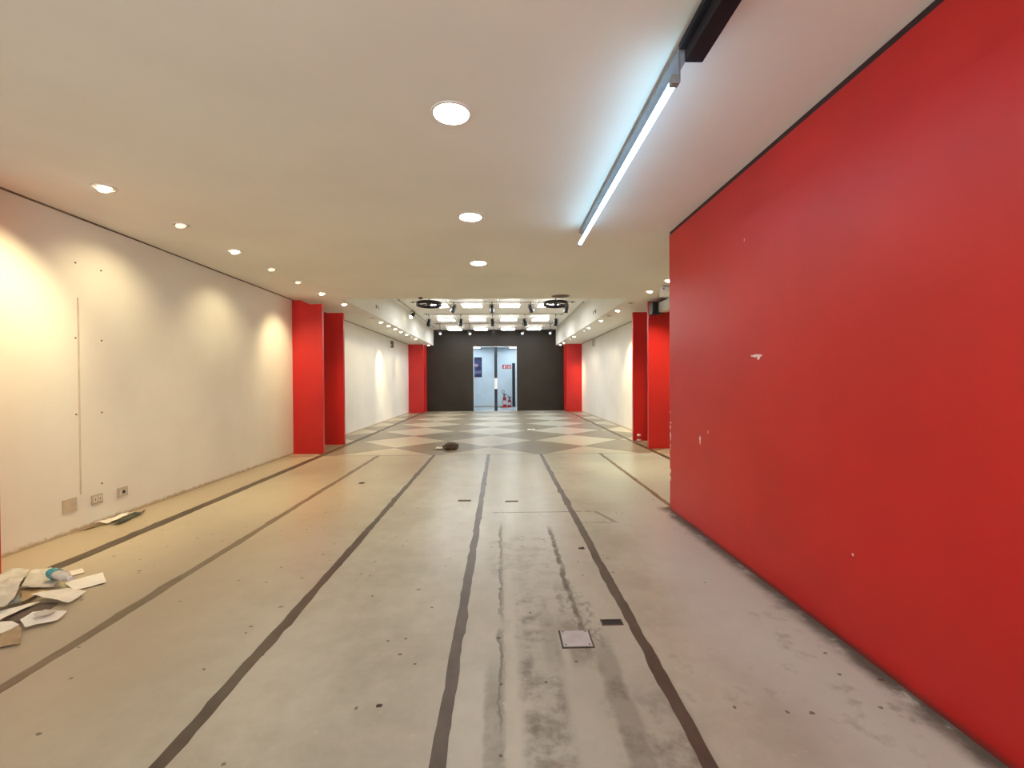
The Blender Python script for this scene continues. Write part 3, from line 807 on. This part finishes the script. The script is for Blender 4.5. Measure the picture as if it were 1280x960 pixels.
sheet('paper_sheet', 'white pointed sheet at the lower left of the heap', 'paper', [(-3.161, 2.851), (-3.127, 2.856), (-3.059, 2.86), (-2.964, 2.813), (-2.966, 2.742), (-2.973, 2.714), (-3.02, 2.68)], .010, M['paper_bright'], .004, .002, 9, PG)
sheet('paper_sheet', 'white six-sided crumpled sheet in front of the dark card', 'paper', [(-3.008, 2.858), (-2.984, 2.909), (-2.91, 2.943), (-2.806, 2.949), (-2.779, 2.856), (-2.83, 2.808), (-2.892, 2.774)], .008, M['paper_bright'], .012, .002, 10, PG, [.0, .03, .02, .0, .0, .0, .0])
sheet('kraft_paper', 'tan kraft paper scrap nearest the viewer beside the heap', 'paper', [(-2.959, 2.678), (-2.957, 2.734), (-2.948, 2.79), (-2.909, 2.769), (-2.742, 2.606), (-2.799, 2.598), (-2.831, 2.584), (-2.85, 2.579)], .003, M['card_tan'], .010, .002, 11, PG)
sheet('paper_sheet', 'small grey blue scrap tucked between the pale sheets', 'paper', [(-3.276, 3.038), (-3.33, 3.142), (-3.276, 3.125), (-3.228, 3.079), (-3.24, 3.044), (-3.268, 3.023)], .03, M['scrap_blue'], .006, .002, 12, PG)
sheet('plastic_film', 'small grey crumpled film lying on the white six-sided sheet', 'plastic', [(-2.95, 2.88), (-2.93, 2.935), (-2.86, 2.93), (-2.845, 2.87), (-2.89, 2.835)], .034, M['paper_grey'], .012, .002, 18, PG)
# crumpled bottle
t = thing('plastic_bottle', 'crumpled clear plastic bottle with teal label on the litter heap', 'bottle', (-3.245, 3.345, .098), None, (0, 0, math.atan2(-.10, .22)))
ax = Matrix.Rotation(PI / 2, 4, 'Y')
mb = MB().lathe([(0, -.02), (.026, -.02), (.034, -.01), (.034, .03), (.030, .05), (.035, .07), (.033, .10), (.024, .125), (.012, .145), (.012, .165), (0, .165)], 20, ax, cap=False)
for v in mb.bm.verts: v.co += Vector((0, mnoise.noise(v.co * 30) * .008, mnoise.noise(v.co * 25 + Vector((4, 1, 2))) * .008))
mb.build('bottle_body', M['clear'], t, True)
mb = MB().lathe([(.036, -.085), (.038, -.08), (.037, -.05), (.039, -.02), (.037, -.005), (.030, -.09)], 20, ax, cap=False)
for v in mb.bm.verts: v.co += Vector((0, mnoise.noise(v.co * 25) * .008, -abs(mnoise.noise(v.co * 22)) * .012))
mb.build('bottle_label', M['teal'], t, True)
MB().lathe([(0, .16), (.015, .16), (.015, .18), (0, .18)], 16, ax, cap=False).build('bottle_cap', M['white_plastic'], t, True)

PW = 'scraps lying along the left wall'
sheet('paper_sheet', 'crumpled beige paper lying against the left wall below the holed plate', 'paper', [(-4.26, 4.78), (-4.26, 4.93), (-4.255, 5.03), (-4.25, 5.19), (-4.19, 5.204), (-4.14, 4.95), (-4.13, 4.80)], .004, M['paper'], .022, .002, 13, PW)
sheet('plastic_strip', 'dark olive strip beside the beige paper at the left wall', 'scrap', [(-4.10, 4.80), (-4.13, 5.10), (-4.12, 5.28), (-4.07, 5.163), (-4.01, 4.80)], .003, M['olive'], .018, .003, 14, PW, None, .02)
sheet('kraft_paper', 'thin brown scrap at the near end of the wall litter', 'paper', [(-4.265, 4.60), (-4.265, 4.737), (-4.20, 4.79), (-4.19, 4.70)], .003, M['card_tan'], .012, .002, 15, PW)
# rag heap in the far half
bm = bmesh.new(); bmesh.ops.create_icosphere(bm, subdivisions=4, radius=1.)
for v in bm.verts:
    n_ = mnoise.noise(v.co * 1.6 + Vector((3, 1, 7))) * .35 + mnoise.noise(v.co * 4) * .22
    d = 1 + n_
    v.co = Vector((v.co.x * d * .16, v.co.y * d * .22, max(0, (v.co.z * d * .5 + .32)) * .17))
q = MB(); q.bm.free(); q.bm = bm
o = q.build('rag', M['rag'], None, True); o.location = (-1.10, 9.82, 0)
tag(o, 'crumpled dark brown rag on the floor at the start of the lozenge pattern', 'rag')
sheet('paper_sheet', 'pale torn paper lying left of the brown rag', 'paper', [(-1.44, 9.72), (-1.42, 9.95), (-1.30, 10.02), (-1.29, 9.80), (-1.32, 9.68)], .003, M['paper'], .02, .002, 16)
sheet('paper_sheet', 'bright white scrap far down the lozenge floor right of centre', 'paper', [(.77, 13.2), (.80, 13.42), (1.0, 13.40), (1.03, 13.22)], .003, M['paper_bright'], .02, .002, 17)

# small loose crumbs lying on the near floor
CR = [(-1.04, 3.5, 'third'), ]
crumb_spots = [((-.57, 2.07), 'dark crumb beside the left edge of the middle inlay strip', .016),
               ((.71, 3.95), 'flat dark crumb just left of the right inlay strip', .03),
               ((-2.05, 6.6), 'thin dark twig between the two left inlay strips', .045)]
for (x, y), lab, s_ in crumb_spots:
    bm = bmesh.new(); bmesh.ops.create_icosphere(bm, subdivisions=2, radius=1.)
    for v in bm.verts:
        d = 1 + mnoise.noise(v.co * 2 + Vector((x, y, 0))) * .6
        v.co = Vector((v.co.x * d * s_, v.co.y * d * s_ * .7, max(0, v.co.z * d) * s_ * .35))
    q = MB(); q.bm.free(); q.bm = bm
    o = q.build('floor_crumb', M['slot'], None, True); o.location = (x, y, 0); tag(o, lab, 'crumb')

# ---------------------------------------------------------------- corridor things
t = thing('poster', 'dark blue poster on the corridor wall seen left in the doorway', 'poster', (0, YC, 0))
MB().box(-2.0, -1.07, -.02, -.002, 1.69, 2.76).build('print', M['poster'], t)
MB().box(-2.02, -2.0, -.03, 0, 1.67, 2.78).box(-1.07, -1.05, -.03, 0, 1.67, 2.78).box(-2.0, -1.07, -.03, 0, 1.67, 1.69).box(-2.0, -1.07, -.03, 0, 2.76, 2.78).build('frame', M['navy'], t)
def sign(label, x, glyph):
    t = thing('safety_sign', label, 'sign', (x, YC, 2.24), 'pair of red fire safety signs')
    MB().box(-.115, .115, -.012, 0, -.115, .115).build('plate', M['sign_red'], t)
    g_ = MB()
    if glyph == 'ext':
        g_.box(-.035, .035, -.016, -.011, -.085, .045).box(-.012, .012, -.016, -.011, .045, .075).box(-.012, .05, -.016, -.011, .068, .085).box(.05, .062, -.016, -.011, .0, .085)
    else:
        g_.box(-.06, -.035, -.016, -.011, -.06, .08).box(.035, .06, -.016, -.011, -.06, .08).box(-.06, .06, -.016, -.011, -.085, -.06).box(-.012, .012, -.016, -.011, -.02, .08)
    g_.build('pictogram', M['sign_white'], t)
sign('left one of two small red fire signs on the corridor wall', .205, 'ext')
sign('right one of two small red fire signs, next to the dark door frame', .465, 'hose')
t = thing('extinguisher_stand', 'low red tray under the two fire extinguishers', 'stand', (.32, 24.72, 0))
MB().box(-.30, .30, -.17, .17, 0, .025, .006).build('tray', M['sign_red'], t)
MB().box(-.30, .30, .15, .17, .02, .07, .004).build('back_lip', M['sign_red'], t)
def extinguisher(label, x, y, h, r_, hose):
    t = thing('fire_extinguisher', label, 'fire extinguisher', (x, y, .026), 'two fire extinguishers in the corridor')
    MB().lathe([(0, 0), (r_ * .95, 0), (r_, .02), (r_, h * .82), (r_ * .8, h * .93), (r_ * .35, h), (0, h)], 24, cap=False).build('cylinder', M['ext_red'], t, True)
    lb = MB()
    lb.lathe([(r_ + .001, h * .25), (r_ + .003, h * .25), (r_ + .003, h * .62), (r_ + .001, h * .62)], 24, cap=False).build('body_label', M['ext_label'], t, True)
    MB().lathe([(0, h - .01), (.022, h - .01), (.022, h + .06), (.03, h + .07), (.03, h + .1), (0, h + .1)], 16, cap=False).build('valve', M['black'], t, True)
    MB().box(-.02, .13, -.012, .012, h + .10, h + .118).box(-.02, .11, -.012, .012, h + .13, h + .146).box(-.03, -.015, -.012, .012, h + .06, h + .15).build('lever', M['black'], t)
    MB().tube(hose, .013, 8).build('hose', M['black'], t, True)
H1, H2 = .56, .40
extinguisher('taller fire extinguisher with looped hose, left of the pair', .21, 24.74, H1, .085,
             [(0, -.02, H1 + .05)] + [(-.02 - .13 * math.sin(k * .45) * 1.0, -.03, H1 + .05 + .30 * math.sin(k * .3)) for k in range(1, 8)] + [(-.11, -.06, .30), (-.10, -.09, .15)])
extinguisher('shorter fire extinguisher on the right of the pair', .46, 24.70, H2, .075,
             [(0, -.02, H2 + .05), (-.08, -.03, H2 + .16), (-.13, -.04, H2 + .20), (-.05, -.05, H2 + .22), (.06, -.06, H2 + .1), (.10, -.07, .25), (.09, -.09, .1)])
g = 'ceiling panels of the corridor'
t = thing('corridor_light', 'bright corridor ceiling panel at the upper left of the doorway', 'ceiling light', (-1.42, 23.9, 3.42), g)
MB().box(-.33, .33, -.55, .55, -.17, -.15).box(-.02, .02, -.3, -.26, -.16, 0).box(-.02, .02, .26, .3, -.16, 0).build('frame', M['ring'], t)
MB().box(-.30, .30, -.52, .52, -.19, -.169).build('diffuser', M['led_corr'], t)
copy_thing(t, (.80, 23.9, 3.42), 'bright corridor ceiling panel at the upper right of the doorway')
